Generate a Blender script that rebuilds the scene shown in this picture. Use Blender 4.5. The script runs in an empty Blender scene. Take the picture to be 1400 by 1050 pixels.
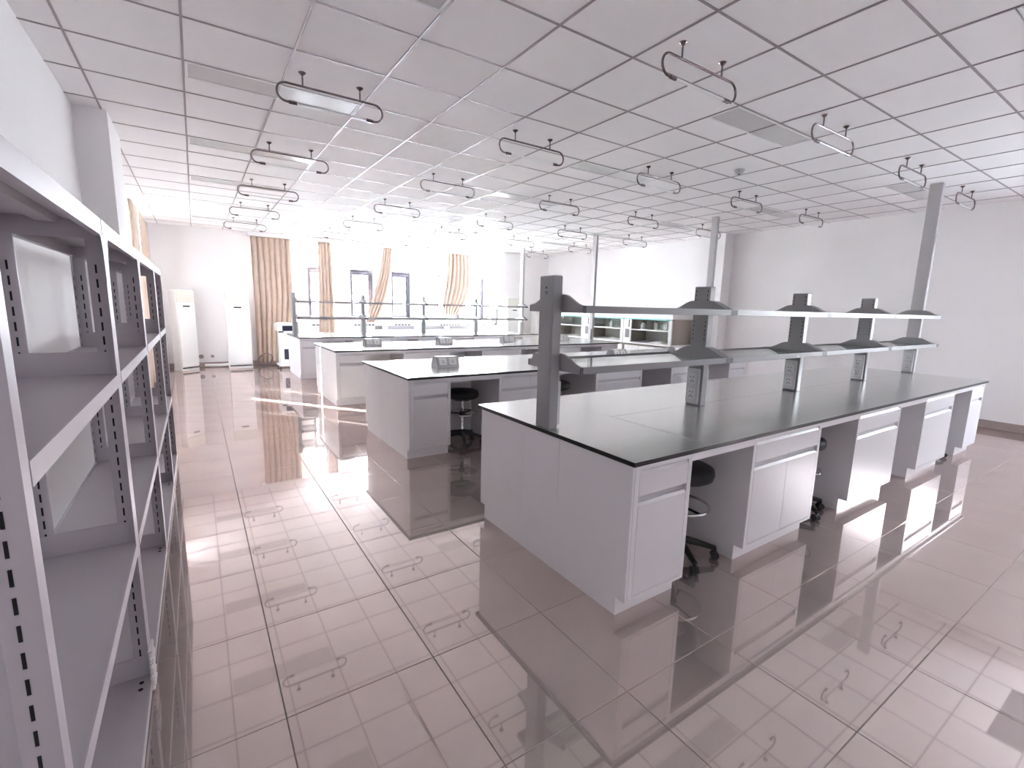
import bpy, math, random
from mathutils import Vector, Matrix
random.seed(7)
C = bpy.context.scene.collection
PI = math.pi

# ---------------------------------------------------------------- camera, world, sun, exposure
cam_d = bpy.data.cameras.new('camera'); cam = bpy.data.objects.new('camera', cam_d); C.objects.link(cam)
cam_d.sensor_fit = 'HORIZONTAL'; cam_d.sensor_width = 36.0
cam_d.lens = 646.18 / 1400 * 36.0
cam.location = (0, 0, 1.560)
cam.rotation_euler = (1.4084, -0.0241, -0.5843)
cam_d.clip_start = 0.05; cam_d.clip_end = 400
bpy.context.scene.camera = cam

world = bpy.data.worlds.new('daylight'); bpy.context.scene.world = world
world.use_nodes = True
wn = world.node_tree.nodes; wl = world.node_tree.links
wn.clear()
wo = wn.new('ShaderNodeOutputWorld'); bg = wn.new('ShaderNodeBackground')
tc = wn.new('ShaderNodeTexCoord'); sx = wn.new('ShaderNodeSeparateXYZ'); rp = wn.new('ShaderNodeValToRGB')
wl.new(tc.outputs['Generated'], sx.inputs[0]); wl.new(sx.outputs['Z'], rp.inputs[0])
rp.color_ramp.elements[0].color = (0.95, 0.95, 1.0, 1); rp.color_ramp.elements[0].position = 0.0
rp.color_ramp.elements[1].color = (0.72, 0.83, 1.0, 1); rp.color_ramp.elements[1].position = 0.9
wl.new(rp.outputs[0], bg.inputs['Color']); bg.inputs['Strength'].default_value = 13.6
wl.new(bg.outputs[0], wo.inputs['Surface'])

SUN_DIR = Vector((1.0, -1.3, -0.68)).normalized()
sun_d = bpy.data.lights.new('sun', 'SUN'); sun = bpy.data.objects.new('sun', sun_d); C.objects.link(sun)
sun_d.energy = 17.0; sun_d.angle = math.radians(0.6); sun_d.color = (1.0, 0.95, 0.88)
sun.rotation_euler = SUN_DIR.to_track_quat('-Z', 'Y').to_euler()
sun.location = (-20, 40, 20)

def portal(name, loc, rot, sx_, sy_):
    d = bpy.data.lights.new(name, 'AREA'); o = bpy.data.objects.new(name, d); C.objects.link(o)
    d.shape = 'RECTANGLE'; d.size = sx_; d.size_y = sy_; d.energy = 1
    d.cycles.is_portal = True
    o.location = loc; o.rotation_euler = rot
portal('daylight_portal_back', (4.4, 13.42, 2.1), (-PI/2, 0, 0), 6.8, 2.1)
portal('added_window_portal', (9.62, -.05, 1.70), (0, PI/2, 0), 1.1, 1.5)  # serves the added, unseen opening in the right wall
portal('daylight_portal_left', (-0.93, 10.6, 1.95), (0, -PI/2, 0), 2.2, 3.0)

vs = bpy.context.scene.view_settings
vs.view_transform = 'Standard'; vs.look = 'None'; vs.gamma = 1.0; vs.use_curve_mapping = False
vs.exposure = 2.78
cy = bpy.context.scene.cycles
cy.max_bounces = 14; cy.diffuse_bounces = 8; cy.glossy_bounces = 5; cy.transmission_bounces = 6; cy.transparent_max_bounces = 12
cy.sample_clamp_indirect = 6.0; cy.use_denoising = True
cy.blur_glossy = 0.6; cy.use_adaptive_sampling = False; cy.denoising_prefilter = 'ACCURATE'

# ---------------------------------------------------------------- materials
def mat(name, col, rough=0.5, metal=0.0, ior=1.45, var=0.04, scale=6.0, coat=0.0, bump=0.0, bscale=60.0, emis=None, transl=0.0, spec=None):
    m = bpy.data.materials.new(name); m.use_nodes = True
    n = m.node_tree.nodes; l = m.node_tree.links
    p = n['Principled BSDF']
    p.inputs['Roughness'].default_value = rough; p.inputs['Metallic'].default_value = metal; p.inputs['IOR'].default_value = ior
    if coat: p.inputs['Coat Weight'].default_value = coat; p.inputs['Coat Roughness'].default_value = 0.02
    if spec is not None: p.inputs['Specular IOR Level'].default_value = spec
    t = n.new('ShaderNodeTexCoord'); no = n.new('ShaderNodeTexNoise'); no.inputs['Scale'].default_value = scale; no.inputs['Detail'].default_value = 4
    l.new(t.outputs['Object'], no.inputs['Vector'])
    r = n.new('ShaderNodeValToRGB')
    a = [max(0, c * (1 - var)) for c in col]; b = [min(1, c * (1 + var)) for c in col]
    r.color_ramp.elements[0].color = (*a, 1); r.color_ramp.elements[1].color = (*b, 1)
    r.color_ramp.elements[0].position = 0.3; r.color_ramp.elements[1].position = 0.7
    l.new(no.outputs['Fac'], r.inputs[0]); l.new(r.outputs[0], p.inputs['Base Color'])
    if bump:
        n2 = n.new('ShaderNodeTexNoise'); n2.inputs['Scale'].default_value = bscale; l.new(t.outputs['Object'], n2.inputs['Vector'])
        bp = n.new('ShaderNodeBump'); bp.inputs['Strength'].default_value = bump; bp.inputs['Distance'].default_value = 0.003
        l.new(n2.outputs['Fac'], bp.inputs['Height']); l.new(bp.outputs[0], p.inputs['Normal'])
    if transl:
        tr = n.new('ShaderNodeBsdfTranslucent'); l.new(r.outputs[0], tr.inputs['Color'])
        mx = n.new('ShaderNodeMixShader'); mx.inputs[0].default_value = transl
        l.new(p.outputs[0], mx.inputs[1]); l.new(tr.outputs[0], mx.inputs[2]); l.new(mx.outputs[0], n['Material Output'].inputs['Surface'])
    return m
def glass(name, tint=(0.95, 0.98, 0.98), refl=0.12, rough=0.02, haze=0.0):
    m = bpy.data.materials.new(name); m.use_nodes = True
    n = m.node_tree.nodes; l = m.node_tree.links; n.remove(n['Principled BSDF'])
    tr = n.new('ShaderNodeBsdfTransparent'); tr.inputs[0].default_value = (*tint, 1)
    gl = n.new('ShaderNodeBsdfGlossy'); gl.inputs['Roughness'].default_value = rough
    lw = n.new('ShaderNodeLayerWeight'); lw.inputs[0].default_value = 0.5
    pw = n.new('ShaderNodeMath'); pw.operation = 'POWER'; pw.inputs[1].default_value = 5.0; l.new(lw.outputs['Facing'], pw.inputs[0])
    fr = n.new('ShaderNodeMath'); fr.operation = 'MULTIPLY_ADD'; fr.inputs[1].default_value = 0.9; fr.inputs[2].default_value = 0.04; l.new(pw.outputs[0], fr.inputs[0])
    mx = n.new('ShaderNodeMixShader')
    l.new(fr.outputs[0], mx.inputs[0]); l.new(tr.outputs[0], mx.inputs[1]); l.new(gl.outputs[0], mx.inputs[2])
    out = mx
    if haze:
        df = n.new('ShaderNodeBsdfDiffuse'); df.inputs[0].default_value = (0.8, 0.86, 0.84, 1)
        m2 = n.new('ShaderNodeMixShader'); m2.inputs[0].default_value = haze
        l.new(mx.outputs[0], m2.inputs[1]); l.new(df.outputs[0], m2.inputs[2]); out = m2
    l.new(out.outputs[0], n['Material Output'].inputs['Surface'])
    return m

def tile_mat(name, col):
    # polished porcelain: a clear mirror coat over a hazy body with a little diffuse
    m = bpy.data.materials.new(name); m.use_nodes = True
    n = m.node_tree.nodes; l = m.node_tree.links; n.remove(n['Principled BSDF'])
    t = n.new('ShaderNodeTexCoord'); no = n.new('ShaderNodeTexNoise'); no.inputs['Scale'].default_value = 2.2; no.inputs['Detail'].default_value = 4
    l.new(t.outputs['Object'], no.inputs['Vector'])
    r = n.new('ShaderNodeValToRGB'); r.color_ramp.elements[0].position = .3; r.color_ramp.elements[1].position = .7
    r.color_ramp.elements[0].color = (*[c * .95 for c in col], 1); r.color_ramp.elements[1].color = (*[c * 1.05 for c in col], 1)
    l.new(no.outputs['Fac'], r.inputs[0])
    g1 = n.new('ShaderNodeBsdfGlossy'); g1.inputs['Roughness'].default_value = 0.03
    g2 = n.new('ShaderNodeBsdfGlossy'); g2.inputs['Roughness'].default_value = 0.265
    df = n.new('ShaderNodeBsdfDiffuse')
    for b in (g1, g2, df): l.new(r.outputs[0], b.inputs['Color'])
    lw = n.new('ShaderNodeLayerWeight'); lw.inputs[0].default_value = 0.5
    pw = n.new('ShaderNodeMath'); pw.operation = 'POWER'; pw.inputs[1].default_value = 3.0; l.new(lw.outputs['Facing'], pw.inputs[0])
    ma = n.new('ShaderNodeMath'); ma.operation = 'MULTIPLY_ADD'; ma.inputs[1].default_value = 0.8; ma.inputs[2].default_value = 0.56; ma.use_clamp = True; l.new(pw.outputs[0], ma.inputs[0])
    m1 = n.new('ShaderNodeMixShader'); l.new(ma.outputs[0], m1.inputs[0]); l.new(g2.outputs[0], m1.inputs[1]); l.new(g1.outputs[0], m1.inputs[2])
    m2 = n.new('ShaderNodeMixShader'); m2.inputs[0].default_value = 0.24; l.new(m1.outputs[0], m2.inputs[1]); l.new(df.outputs[0], m2.inputs[2])
    l.new(m2.outputs[0], n['Material Output'].inputs['Surface'])
    return m

M = dict(
    wall=mat('wall_paint', (0.84, 0.82, 0.825), 0.75, var=0.015, scale=1.5, bump=0.05, bscale=180),
    ceil=mat('ceiling_board', (0.93, 0.905, 0.91), 0.8, var=0.02, scale=3.0, bump=0.08, bscale=220),
    void=mat('ceiling_void', (0.16, 0.14, 0.145), 0.9),
    tbar=mat('grid_rail_paint', (0.36, 0.31, 0.325), 0.35, metal=0.3, var=0.05, scale=2),
    tile=tile_mat('polished_tile', (0.66, 0.565, 0.54)),
    grout=mat('tile_grout', (0.30, 0.26, 0.245), 0.5, var=0.15, scale=8),
    base=mat('skirting_tile', (0.36, 0.29, 0.275), 0.25, var=0.08),
    cab=mat('cabinet_laminate', (0.72, 0.70, 0.72), 0.32, var=0.01),
    cabin=mat('cabinet_inner', (0.55, 0.53, 0.55), 0.5, var=0.02),
    top=mat('phenolic_top', (0.62, 0.615, 0.605), 0.22, metal=0.75, ior=2.0, var=0.03, scale=14),
    edge=mat('phenolic_edge', (0.012, 0.011, 0.011), 0.35, var=0.1),
    grey=mat('rack_grey_paint', (0.27, 0.26, 0.27), 0.38, var=0.03),
    pole=mat('rack_grey_lit', (0.47, 0.45, 0.465), 0.38, var=0.03),  # rack grey made lighter: the light on the tall poles is put into the colour
    grey2=mat('rack_dark_cap', (0.06, 0.058, 0.062), 0.5),
    sock=mat('socket_plastic', (0.55, 0.54, 0.55), 0.4, var=0.02),
    sockp=mat('socket_plate_plastic', (0.62, 0.61, 0.62), 0.35, var=0.02),
    hole=mat('dark_recess', (0.01, 0.009, 0.01), 0.8),
    shelf=mat('shelf_powder_coat', (0.46, 0.42, 0.455), 0.35, var=0.02, scale=3),
    pan=mat('shelf_sheet', (0.44, 0.40, 0.425), 0.38, var=0.02, scale=3),
    frame=mat('aluminium_frame', (0.10, 0.09, 0.11), 0.4, metal=0.2),
    lamp=mat('lamp_metal', (0.22, 0.18, 0.18), 0.22, metal=0.9, var=0.05),
    lampw=mat('lamp_tube_glass', (0.92, 0.92, 0.92), 0.12, var=0.01),
    panel=mat('panel_diffuser', (0.66, 0.64, 0.64), 0.25, var=0.01),
    panelw=mat('panel_frame', (0.85, 0.84, 0.84), 0.3, var=0.01),
    curtain=mat('curtain_cloth', (0.56, 0.44, 0.36), 0.85, var=0.06, scale=5, transl=0.04, bump=0.1, bscale=300),
    white=mat('white_plastic', (0.86, 0.86, 0.85), 0.3, var=0.01),
    cream=mat('cream_plastic', (0.72, 0.70, 0.63), 0.35, var=0.01),
    black=mat('black_plastic', (0.012, 0.012, 0.013), 0.4, var=0.1),
    leather=mat('black_vinyl', (0.014, 0.013, 0.014), 0.45, var=0.2, bump=0.1, bscale=120),
    chrome=mat('chrome', (0.78, 0.78, 0.8), 0.08, metal=1.0, var=0.01),
    blue=mat('dark_blue_screen', (0.03, 0.03, 0.06), 0.15),
    cyan=mat('cyan_strip', (0.30, 0.78, 0.80), 0.3),
    steel=mat('hood_side_steel', (0.40, 0.35, 0.31), 0.4, var=0.04),
    hoodin=mat('hood_lining', (0.72, 0.73, 0.70), 0.4, var=0.03),
    rad=mat('radiator_enamel', (0.88, 0.88, 0.88), 0.3, var=0.01),
    cable=mat('cable_rubber', (0.10, 0.09, 0.08), 0.5),
    cloth=mat('white_cloth', (0.88, 0.87, 0.86), 0.9, bump=0.3, bscale=40),
    film=mat('foam_wrap', (0.74, 0.70, 0.70), 0.5, bump=0.4, bscale=50),
    facade=mat('far_facade', (0.70, 0.66, 0.72), 0.8, var=0.06, scale=0.3),
    facwin=mat('far_window', (0.30, 0.33, 0.42), 0.2),
    ground=mat('outdoor_ground', (0.68, 0.67, 0.65), 0.9, var=0.15, scale=0.2),
    glass=glass('window_glass'), sglass=glass('shelf_glass', (0.90, 0.95, 0.93), haze=0.03), hglass=glass('hood_glass', (0.96, 0.99, 0.98)),
    print=mat('dark_print', (0.05, 0.05, 0.055), 0.6),
)

# ---------------------------------------------------------------- mesh helpers
class MB:
    def __init__(s): s.v = []; s.f = []; s.sm = []
    def add(s, vs_, fs, smooth=False):
        b = len(s.v); s.v += [tuple(v) for v in vs_]; s.f += [tuple(i + b for i in f) for f in fs]; s.sm += [smooth] * len(fs); return s
    def box(s, x0, y0, z0, x1, y1, z1):
        v = [(x, y, z) for z in (z0, z1) for y in (y0, y1) for x in (x0, x1)]
        return s.add(v, [(0, 2, 3, 1), (4, 5, 7, 6), (0, 1, 5, 4), (2, 6, 7, 3), (0, 4, 6, 2), (1, 3, 7, 5)])
    def cbox(s, x0, y0, z0, x1, y1, z1, c=0.004):
        c = min(c, (x1 - x0) * .45, (y1 - y0) * .45, (z1 - z0) * .45)
        lo = (x0, y0, z0); hi = (x1, y1, z1); v = []; idx = {}
        for sx_ in (0, 1):
            for sy_ in (0, 1):
                for sz_ in (0, 1):
                    sg = (sx_, sy_, sz_)
                    for a in range(3):
                        p = []
                        for k in range(3):
                            e = hi[k] if sg[k] else lo[k]
                            if k != a: e += -c if sg[k] else c
                            p.append(e)
                        idx[(sg, a)] = len(v); v.append(tuple(p))
        f = []
        cen = [(lo[k] + hi[k]) / 2 for k in range(3)]
        def face(ids):
            p = [Vector(v[i]) for i in ids]
            nrm = (p[1] - p[0]).cross(p[2] - p[0]); mid = sum(p, Vector()) / len(p)
            if nrm.dot(mid - Vector(cen)) < 0: ids = ids[::-1]
            f.append(tuple(ids))
        for a in range(3):
            o = [k for k in range(3) if k != a]
            for sd in (0, 1):
                ids = []
                for (p, q) in ((0, 0), (1, 0), (1, 1), (0, 1)):
                    sg = [0, 0, 0]; sg[a] = sd; sg[o[0]] = p; sg[o[1]] = q; ids.append(idx[(tuple(sg), a)])
                face(ids)
            for p in (0, 1):
                for q in (0, 1):
                    s0 = [0, 0, 0]; s0[o[0]] = p; s0[o[1]] = q; s1 = list(s0); s1[a] = 1
                    face([idx[(tuple(s0), o[0])], idx[(tuple(s1), o[0])], idx[(tuple(s1), o[1])], idx[(tuple(s0), o[1])]])
        for sg in [(a, b, c_) for a in (0, 1) for b in (0, 1) for c_ in (0, 1)]:
            face([idx[(sg, 0)], idx[(sg, 1)], idx[(sg, 2)]])
        return s.add(v, f)
    def prism(s, poly, a0, a1, axis='x'):
        # poly in the plane of the two other axes (in xyz order), extruded along axis
        def P(t, p):
            if axis == 'x': return (t, p[0], p[1])
            if axis == 'y': return (p[0], t, p[1])
            return (p[0], p[1], t)
        n = len(poly); v = [P(a0, p) for p in poly] + [P(a1, p) for p in poly]
        ar = sum(poly[i][0] * poly[(i + 1) % n][1] - poly[(i + 1) % n][0] * poly[i][1] for i in range(n))
        flip = (ar > 0) != (axis == 'y')
        f = []
        for i in range(n):
            j = (i + 1) % n; q = (i, j, j + n, i + n); f.append(q if flip else q[::-1])
        c0 = tuple(range(n)); c1 = tuple(range(n, 2 * n))
        f += [c0[::-1], c1] if flip else [c0, c1[::-1]]
        return s.add(v, f)
    def tube(s, pts, r, n=8, closed=False):
        pts = [Vector(p) for p in pts]; m = len(pts); v = []
        rr = r if isinstance(r, (list, tuple)) else [r] * m
        up = None
        for i in range(m):
            if closed: t = pts[(i + 1) % m] - pts[i - 1]
            else: t = pts[min(i + 1, m - 1)] - pts[max(i - 1, 0)]
            t.normalize()
            if up is None: up = Vector((0, 0, 1)) if abs(t.z) < .9 else Vector((1, 0, 0))
            a = t.cross(up).normalized(); b = a.cross(t).normalized(); up = b
            for k in range(n):
                w = 2 * PI * k / n; v.append(pts[i] + (a * math.cos(w) + b * math.sin(w)) * rr[i])
        f = []
        for i in range(m if closed else m - 1):
            j = (i + 1) % m
            for k in range(n):
                l = (k + 1) % n; f.append((i * n + k, i * n + l, j * n + l, j * n + k))
        s.add(v, f, True)
        if not closed:
            s.add([v[k] for k in range(n)], [tuple(range(n))[::-1]]); s.add([v[(m - 1) * n + k] for k in range(n)], [tuple(range(n))])
        return s
    def lathe(s, prof, n=20, c=(0, 0, 0)):
        v = []; f = []
        for (r, z) in prof:
            for k in range(n):
                w = 2 * PI * k / n; v.append((c[0] + r * math.cos(w), c[1] + r * math.sin(w), c[2] + z))
        for i in range(len(prof) - 1):
            for k in range(n):
                l = (k + 1) % n; f.append((i * n + k, i * n + l, (i + 1) * n + l, (i + 1) * n + k))
        s.add(v, f, True)
        s.add([v[k] for k in range(n)], [tuple(range(n))[::-1]]); s.add([v[(len(prof) - 1) * n + k] for k in range(n)], [tuple(range(n))])
        return s
    def mesh(s, name, m):
        me = bpy.data.meshes.new(name); me.from_pydata(s.v, [], s.f)
        me.polygons.foreach_set('use_smooth', s.sm)
        me.materials.append(m if not isinstance(m, str) else M[m]); me.update(); return me
    def obj(s, name, m, parent=None, label=None, loc=None):
        return put(name, s.mesh(name, m), parent, label, loc)
def put(name, me, parent=None, label=None, loc=None):
    o = bpy.data.objects.new(name, me); C.objects.link(o)
    if parent is not None: o.parent = parent
    if loc is not None: o.location = loc
    if label: o['label'] = label
    return o
def thing(name, label, cat, loc=(0, 0, 0), rz=0.0, group=None):
    o = bpy.data.objects.new(name, None); C.objects.link(o); o.location = loc; o.rotation_euler = (0, 0, rz)
    o.empty_display_size = 0.1
    o['label'] = label; o['category'] = cat
    if group: o['group'] = group
    return o
def tag(o, label, cat, group=None):
    o['label'] = label; o['category'] = cat
    if group: o['group'] = group
    return o
def copy_tree(o, parent=None):
    c = o.copy(); C.objects.link(c)
    if parent is not None: c.parent = parent
    for ch in o.children: copy_tree(ch, c)
    return c
def dup(o, loc, rz=None, label=None, group=None):
    c = copy_tree(o); c.location = loc
    if rz is not None: c.rotation_euler = (0, 0, rz)
    if label: c['label'] = label
    if group: c['group'] = group
    return c
def struct(name, mb, m, label=None):
    o = mb.obj(name, m); o['kind'] = 'structure'
    if label: o['label'] = label
    return o
ORD = ['first', 'second', 'third', 'fourth', 'fifth', 'sixth', 'seventh']

# ---------------------------------------------------------------- room shell
XL, XR, YF, YB, H = -0.75, 9.42, -3.5, 13.1, 3.148
T = 0.6
# floor: grout bed with tiles
fl = struct('floor', MB().box(XL - .3, YF - .3, -0.12, XR + .3, YB + .4, -0.004), 'grout', 'glossy beige ceramic tile floor of the laboratory')
ox, oy = 0.1816 - 0.6 * 2, 1.7553 - 0.6 * 9
R = cam.rotation_euler.to_matrix(); F_PX = 646.18
def proj(p):
    q = R.transposed() @ (Vector(p) - cam.location)
    if q.z > -0.05: return None
    return (700 + F_PX * q.x / -q.z, 525 - F_PX * q.y / -q.z)
def inview(pts, mg=10):
    for p in pts:
        a = proj(p)
        if a and -mg < a[0] < 1400 + mg and -mg < a[1] < 1050 + mg: return True
    return False
full_tile = None
g = 0.0016
cells = []
i = 0
x = ox
while x < XR:
    y = oy
    while y < YB:
        x0, x1, y0, y1 = max(x, XL), min(x + T, XR), max(y, YF), min(y + T, YB)
        if x1 - x0 > .02 and y1 - y0 > .02:
            cells.append((x0, x1, y0, y1))
        y += T
    x += T
def under(c):   # hidden by bench bodies or racks
    cx, cy_ = (c[0] + c[1]) / 2, (c[2] + c[3]) / 2
    return any(1.9 < cx < 7.4 and b + .45 < cy_ < b + 1.3 for b in (1.453, 4.344, 7.263, 10.2))
vis = [c for c in cells if inview([(a, b, 0) for a in (c[0], (c[0] + c[1]) / 2, c[1]) for b in (c[2], (c[2] + c[3]) / 2, c[3])]) and not under(c)]
vis.sort(key=lambda c: (c[0] + c[1]) ** 2 / 4 + (c[2] + c[3]) ** 2 / 4)
vis = vis[:298]; vs_set = set(vis)
tmesh = {}
def tile_obj(name, c, parent, z0, z1, m, ch):
    w, d = round(c[1] - c[0], 4), round(c[3] - c[2], 4)
    k = (name, w, d)
    if k not in tmesh:
        tmesh[k] = MB().cbox(g, g, z0, w - g, d - g, z1, ch).mesh(name, m)
    return put(name, tmesh[k], parent, loc=(c[0], c[2], 0))
for c in vis: tile_obj('floor_tile', c, fl, -0.010, 0.0, 'tile', 0.0012)
mb = MB()
for c in cells:
    if c not in vs_set: mb.box(c[0] + g, c[2] + g, -0.010, c[1] - g, c[3] - g, 0.0)
o = mb.obj('floor_tile_field', 'tile', fl); o['kind'] = 'stuff'

# ceiling
ce = struct('ceiling', MB().box(XL - .3, YF - .3, H + 0.02, XR + .3, YB + .4, H + 0.2), 'void', 'suspended grid ceiling of square plaster tiles')
cox, coy = 0.045, -1.836 - 0.6 * 3
panels = []
for j, py in enumerate([0.564, 2.364, 4.164, 5.964, 7.764, 9.564, 11.364]):
    for k, px in enumerate([0.045, 3.645, 7.245]):
        panels.append((px, py, j, k))
def pan_half(x0, y0):
    for (px, py, j, k) in panels:
        if px - .01 < x0 < px + 1.19 and abs(y0 - py) < .01: return True
    return False
ccells = []
x = cox - 1.2
nx = 0
while x < XR:
    y = coy
    while y < YB:
        x0, x1, y0, y1 = max(x, XL), min(x + T, XR), max(y, YF), min(y + T, YB)
        if pan_half(x, y): y0 = y + .3
        if x1 - x0 > .02 and y1 - y0 > .02: ccells.append((x0, x1, y0, y1))
        y += T
    x += T
cvis = [c for c in ccells if inview([(a, b, H) for a in (c[0], c[1]) for b in (c[2], c[3])])]
cvis.sort(key=lambda c: (c[0] + c[1]) ** 2 / 4 + (c[2] + c[3]) ** 2 / 4)
cvis = cvis[:298]; cset = set(cvis)
for c in cvis: tile_obj('ceiling_tile', c, ce, H + 0.002, H + 0.014, 'ceil', 0.001)
mb = MB()
for c in ccells:
    if c not in cset: mb.box(c[0] + g, c[2] + g, H + 0.002, c[1] - g, c[3] - g, H + 0.014)
o = mb.obj('ceiling_tile_field', 'ceil', ce); o['kind'] = 'stuff'
x = cox - 1.2
while x < XR:
    if x > XL: MB().box(x - .007, YF, H - .003, x + .007, YB, H + .02).obj('grid_rail', 'tbar', ce)
    x += T
y = coy
while y < YB:
    if y > YF: MB().box(XL, y - .007, H - .002, XR, y + .007, H + .02).obj('grid_rail', 'tbar', ce)
    y += T

# walls
WIN = [(1.45, 1.99), (2.43, 3.06), (3.49, 4.13), (4.62, 5.21), (6.02, 6.82), (6.92, 7.66)]   # back-wall openings
SILL, GY = 1.13, 13.30
mb = MB()
mb.box(XL - .3, YB, 0, XR + .3, YB + .35, SILL)
xs = [XL - .3] + [v for w in WIN for v in w] + [XR + .3]
for k in range(0, len(xs), 2): mb.box(xs[k], YB, SILL, xs[k + 1], YB + .35, H + .1)
struct('wall_back', mb, 'wall', 'white far wall pierced by tall windows')
LW = (9.25, 11.95, 0.95, 2.95)
mb = MB()
mb.box(XL - .25, YF - .3, 0, XL, LW[0], H + .1); mb.box(XL - .25, LW[1], 0, XL, YB, H + .1)
mb.box(XL - .25, LW[0], 0, XL, LW[1], LW[2]); mb.box(XL - .25, LW[0], LW[3], XL, LW[1], H + .1)
struct('wall_left', mb, 'wall', 'white wall behind the slotted shelf racks')
ADDED_RW = (-0.75, 0.55, 1.2, 2.15)   # added unseen side window, brings daylight to the near end
struct('wall_right', MB().box(XR, YF - .3, 0, XR + .3, ADDED_RW[0], H + .1).box(XR, ADDED_RW[1], 0, XR + .3, YB, H + .1).box(XR, ADDED_RW[0], 0, XR + .3, ADDED_RW[1], ADDED_RW[2]).box(XR, ADDED_RW[0], ADDED_RW[3], XR + .3, ADDED_RW[1], H + .1), 'wall', 'plain white wall at the far end of the benches')
w = bpy.data.objects.new('window_8', None); C.objects.link(w); w['kind'] = 'structure'; w.location = (XR + .12, ADDED_RW[0], ADDED_RW[2])  # added out of view to light the near end
f = MB(); a_, b_ = ADDED_RW[1] - ADDED_RW[0], ADDED_RW[3] - ADDED_RW[2]
for (p, q, r_, s_) in ((0, 0, .05, b_), (a_ - .05, 0, a_, b_), (.05, 0, a_ - .05, .05), (.05, b_ - .05, a_ - .05, b_), (a_ / 2 - .03, .05, a_ / 2 + .03, b_ - .05)): f.cbox(-.03, p, q, .03, r_, s_, .004)
f.obj('window_frame', 'frame', w)
MB().box(-.003, .05, .05, .003, a_ / 2 - .03, b_ - .05).obj('pane', 'glass', w); MB().box(-.003, a_ / 2 + .03, .05, .003, a_ - .05, b_ - .05).obj('pane', 'glass', w)
struct('wall_front', MB().box(XL - .3, YF - .3, 0, XR + .3, YF, H + .1), 'wall', 'white wall behind the viewer')
struct('column_left', MB().box(XL, 5.62, 0, -.52, 6.5, H), 'wall', 'square white wall column above the shelf racks')
struct('column_right', MB().box(9.12, 5.95, 0, XR, 6.55, H), 'wall', 'white wall column beside the fume cupboards')
struct('column_corner', MB().box(7.70, 12.2, 0, XR, YB, H), 'wall', 'broad white corner column behind the air conditioners')
struct('baseboard_right', MB().box(XR - .012, YF, 0, XR, 5.95, .11), 'base')
mb = MB().box(XL, YB - .012, 0, 7.7, YB, .10)
struct('baseboard_back', mb, 'base')
struct('baseboard_left', MB().box(XL, 6.5, 0, XL + .012, YB - .02, .10), 'base')
struct('trim_1', MB().cbox(1.12, 12.93, 3.05, 7.70, 13.09, H - .004, .004), 'wall', 'white curtain pelmet along the ceiling over the windows')

# windows of the back wall
def window(n, x0, x1):
    w = bpy.data.objects.new('window_%d' % n, None); C.objects.link(w); w['kind'] = 'structure'; w.location = (x0, GY, SILL)
    W = x1 - x0; Hh = H - SILL + .05; tz = 2.42 - SILL
    f = MB()
    for (a, b, c_, d) in ((0, 0, .06, tz), (W - .08, 0, W, tz), (.06, 0, W - .08, .05), (0, tz, W, tz + .03), (.06, tz - .06, W - .08, tz), (0, tz + .03, .03, Hh), (W - .03, tz + .03, W, Hh)):
        f.cbox(a, -.03, b, c_, .04, d, .004)
    f.obj('window_frame', 'frame', w)
    s = MB()
    for (a, b, c_, d) in ((.062, .055, .10, tz - .062), (W - .13, .055, W - .082, tz - .062), (.10, .055, W - .13, .10), (.10, tz - .115, W - .13, tz - .062)):
        s.cbox(a, -.045, b, c_, -.005, d, .004)
    s.obj('sash_frame', 'frame', w)
    MB().box(.09, -.012, .09, W - .12, -.006, tz - .10).obj('pane', 'glass', w)
    MB().box(.03, .0, tz + .03, W - .03, .006, Hh).obj('pane', 'glass', w)
    MB().cbox(.07, -.075, .52, .09, -.045, .64, .004).obj('window_handle', 'white', w)
    MB().cbox(-.02, -.26, -.03, W + .02, -.05, 0.0, .004).obj('window_sill', 'wall', w)
for k, (a, b) in enumerate(WIN): window(k + 1, a, b)
# left wall window
w = bpy.data.objects.new('window_7', None); C.objects.link(w); w['kind'] = 'structure'; w.location = (XL - .14, LW[0], LW[2])
L_, Z_ = LW[1] - LW[0], LW[3] - LW[2]
f = MB()
for (a, b, c_, d) in ((0, 0, .05, Z_), (L_ - .05, 0, L_, Z_), (.05, 0, L_ - .05, .05), (.05, Z_ - .05, L_ - .05, Z_), (.05, 1.35, L_ - .05, 1.41)): f.cbox(-.03, a, b, .03, c_, d, .004)
for yy in (.65, 1.50): f.cbox(-.03, yy - .025, .05, .03, yy + .025, 1.35, .004)
f.obj('window_frame', 'frame', w)
for (a, b) in ((.05, .625), (.675, 1.475), (1.525, L_ - .05)): MB().box(-.003, a, .05, .003, b, 1.35).obj('pane', 'glass', w)
MB().box(-.003, .05, 1.41, .003, L_ - .05, Z_ - .05).obj('pane', 'glass', w)
MB().cbox(.04, -.02, -.03, .17, L_ + .02, 0, .004).obj('window_sill', 'wall', w)

# outdoors
struct('ground_outside', MB().box(-200, -200, -9.2, 200, 250, -9), 'ground')
b = thing('apartment_building', 'pale distant apartment block seen faintly through the far windows', 'building', (14, 75, -9))
MB().box(0, 0, 0, 16, 14, 17).obj('wall', 'facade', b)
for r_ in range(5):
    for c_ in range(5): MB().box(1.2 + c_ * 3, -.1, 1.5 + r_ * 3.1, 2.8 + c_ * 3, .02, 3.2 + r_ * 3.1).obj('window', 'facwin', b)
MB().box(-.4, -.4, 17, 16.4, 14.4, 17.5).obj('roof', 'facade', b)

# ---------------------------------------------------------------- lab benches
BX, BW, BL, TZ = 1.676, 1.5, 5.94, 0.8475
BY = [1.453, 4.344, 7.263, 10.206]
BN = ['nearest bench', 'second bench from the camera', 'third bench from the camera', 'farthest bench']
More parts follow.
